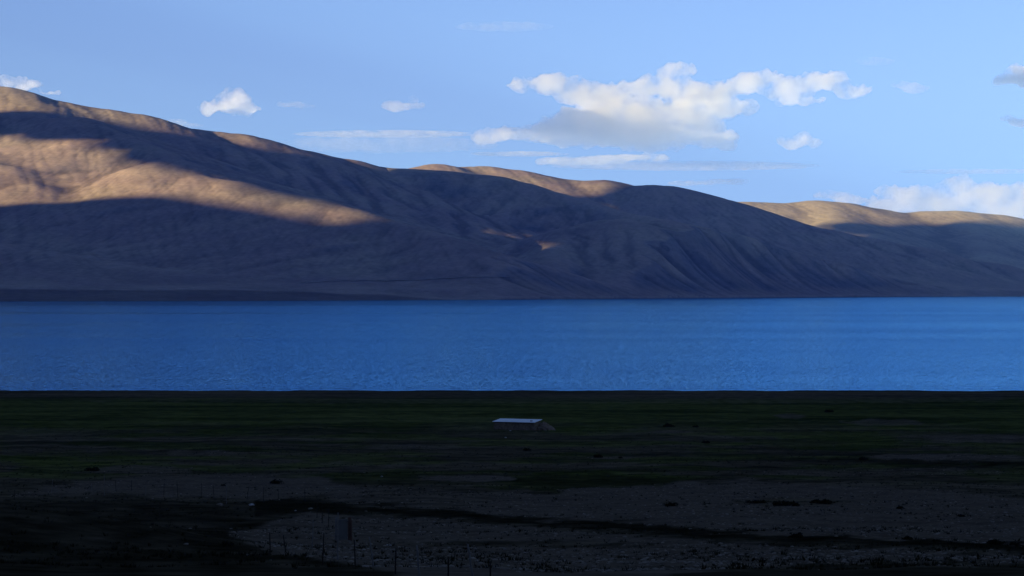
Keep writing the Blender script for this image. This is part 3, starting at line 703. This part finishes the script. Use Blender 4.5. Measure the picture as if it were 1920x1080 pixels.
cloud('cumulus_cloud', 'broad white cloud bank rising behind the far right hills', [(1670, 356, 30, 12), (1720, 372, 50, 16), (1785, 352, 40, 18), (1830, 350, 40, 16), (1850, 375, 70, 25), (1910, 370, 60, 25), (1760, 385, 80, 18), (1900, 395, 80, 25), (1960, 380, 60, 30), (1680, 385, 60, 16), (1720, 362, 45, 14), (1800, 345, 40, 14)], 26000, 190, seed=11)
cloud('cumulus_cloud', 'thin pink grey cloud bar above the dark rounded knob', [(1300, 343, 50, 5), (1360, 340, 50, 5)], 32000, 420, seed=12)
cloud('cumulus_cloud', 'dark torn cloud shred beneath the large cloud bank', [(1060, 303, 60, 7), (1130, 298, 60, 8), (1200, 296, 60, 6)], 28500, 200, seed=13)
for i, (b, mfp, lab) in enumerate([([(720, 252, 175, 3)], 330, 'long thin white streak of cloud left of the cloud bank'), ([(730, 272, 210, 15)], 2400, 'broad faint grey sheet of cloud beneath the long white streak'),
    ([(975, 288, 95, 4)], 330, 'short white cloud streak directly above the sunlit plateau'), ([(1290, 309, 260, 5)], 600, 'long grey white cloud streak right of the dark shred'), ([(1820, 322, 150, 3)], 700, 'thin cloud streak above the right cloud bank'),
    ([(945, 50, 95, 8)], 2200, 'faint wisp of high cloud near the top of the sky'), ([(1640, 115, 40, 9)], 1500, 'faint feathery wisp above the right end of the cloud bank')]):
    cloud('cloud_streak', lab, b, 33000, mfp, rough=0.35, thick=0.5, vox=1.6, seed=30+i, group='thin cloud streaks')

# unseen cloud added over that range, shaped so its shadow dapples the mountains
def shade_cloud(blobs, seed):
    """blobs: place along the range, height, half length, half height (metres)"""
    k = 30000/FPX
    bl = [((y)/k, -z/k, a/k, c/k) for (y, z, a, c) in blobs]
    cx = sum(b[0] for b in bl)/len(bl); cy = sum(b[1] for b in bl)/len(bl)
    o = cloud('shade_clouds', None, bl, 30000, 25, rough=0.3, thick=0.7, vox=3.0, seed=seed, group=None)
    o.rotation_euler = (0, 0, math.pi/2); o.location = (HX, cx*k, -cy*k)
    for kk in ('category', 'label', 'group'):
        if kk in o: del o[kk]
    tag(o, kind='structure'); return o
RUNS = [(2560, 6850, 7300), (2520, 6700, 7600), (2480, 6550, 7750), (2440, 6400, 7750), (2400, 6250, 7900), (2360, 6100, 8050), (2320, 6100, 7900), (2280, 5800, 7900), (2240, 5650, 7750), (2200, 5650, 8200), (2160, 5350, 8200), (2120, 5200, 7750), (2080, 4900, 7150), (2040, 4600, 7000), (2000, 4300, 7000), (1960, 4000, 6850),
        (1920, 3700, 6850), (1880, 3400, 7000), (1840, 3100, 6550), (1800, 2800, 6250), (1760, 2800, 6250), (1720, 2950, 7000), (1680, 2950, 7000), (1640, 2950, 7150), (1600, 2800, 7150), (1560, 2800, 5650), (1560, 5950, 7150), (1520, 2650, 5350), (1492, 2650, 3550)]
bl = []
for z, y0, y1 in RUNS:
    y0 -= 0 if (z < 1600 and y0 > 5000) else 1400
    n = max(2, int((y1-y0)/230))
    bl += [(y0+150+(y1-y0-300)*i/(n-1), z, 230, 32) for i in range(n)]
for z in (1530, 1600, 1670, 1740): bl += [(y, z, 700, 60) for y in range(-3500, 1900, 800)]
bl += [(y, 1488, 250, 50) for y in range(3060, 4050, 120)] + [(y, 1440, 280, 52) for y in range(1500, 3010, 150)] + [(y, 1480, 280, 55) for y in range(1500, 3130, 150)] + [(y, 1517, 280, 58) for y in range(1500, 3160, 150)] + [(y, 1545, 280, 60) for y in range(1500, 4050, 150)] + [(y, 1590, 280, 55) for y in range(1500, 4000, 150)]
deck = shade_cloud(bl, 60); deck.location += Vector((-460, -386, 84.3))          # further up the sun's path than the crest
o = shade_cloud([(22050, 3920, 1050, 180), (22950, 3950, 1050, 200), (23850, 3940, 950, 170)], 70); o.location.x = -6950  # added out of view to shade the base of the large bank
o = shade_cloud([(19700, 3820, 800, 380), (20600, 3800, 800, 380)], 71); o.location.x = -400  # added above the frame to shade the clouds at the right edge

# ------------------------------------------------------------------ the air over the lake
m = bpy.data.materials.new('haze'); m.use_nodes = True; t_ = m.node_tree; t_.nodes.remove(t_.nodes['Principled BSDF'])
pv = t_.nodes.new('ShaderNodeVolumePrincipled'); pv.inputs['Color'].default_value = (0.22, 0.48, 1.0, 1); pv.inputs['Density'].default_value = 2.0e-5; pv.inputs['Anisotropy'].default_value = 0.0
t_.links.new(pv.outputs[0], t_.nodes['Material Output'].inputs['Volume'])
bm = bmesh.new(); bmesh.ops.create_cube(bm, size=1)
for v_ in bm.verts: v_.co = Vector((v_.co.x*24000, v_.co.y*32000+5500, v_.co.z*1520+697))
o = bm_obj('haze', bm, m); tag(o, 'thin blue air between the shore and the mountains', 'haze', kind='stuff')
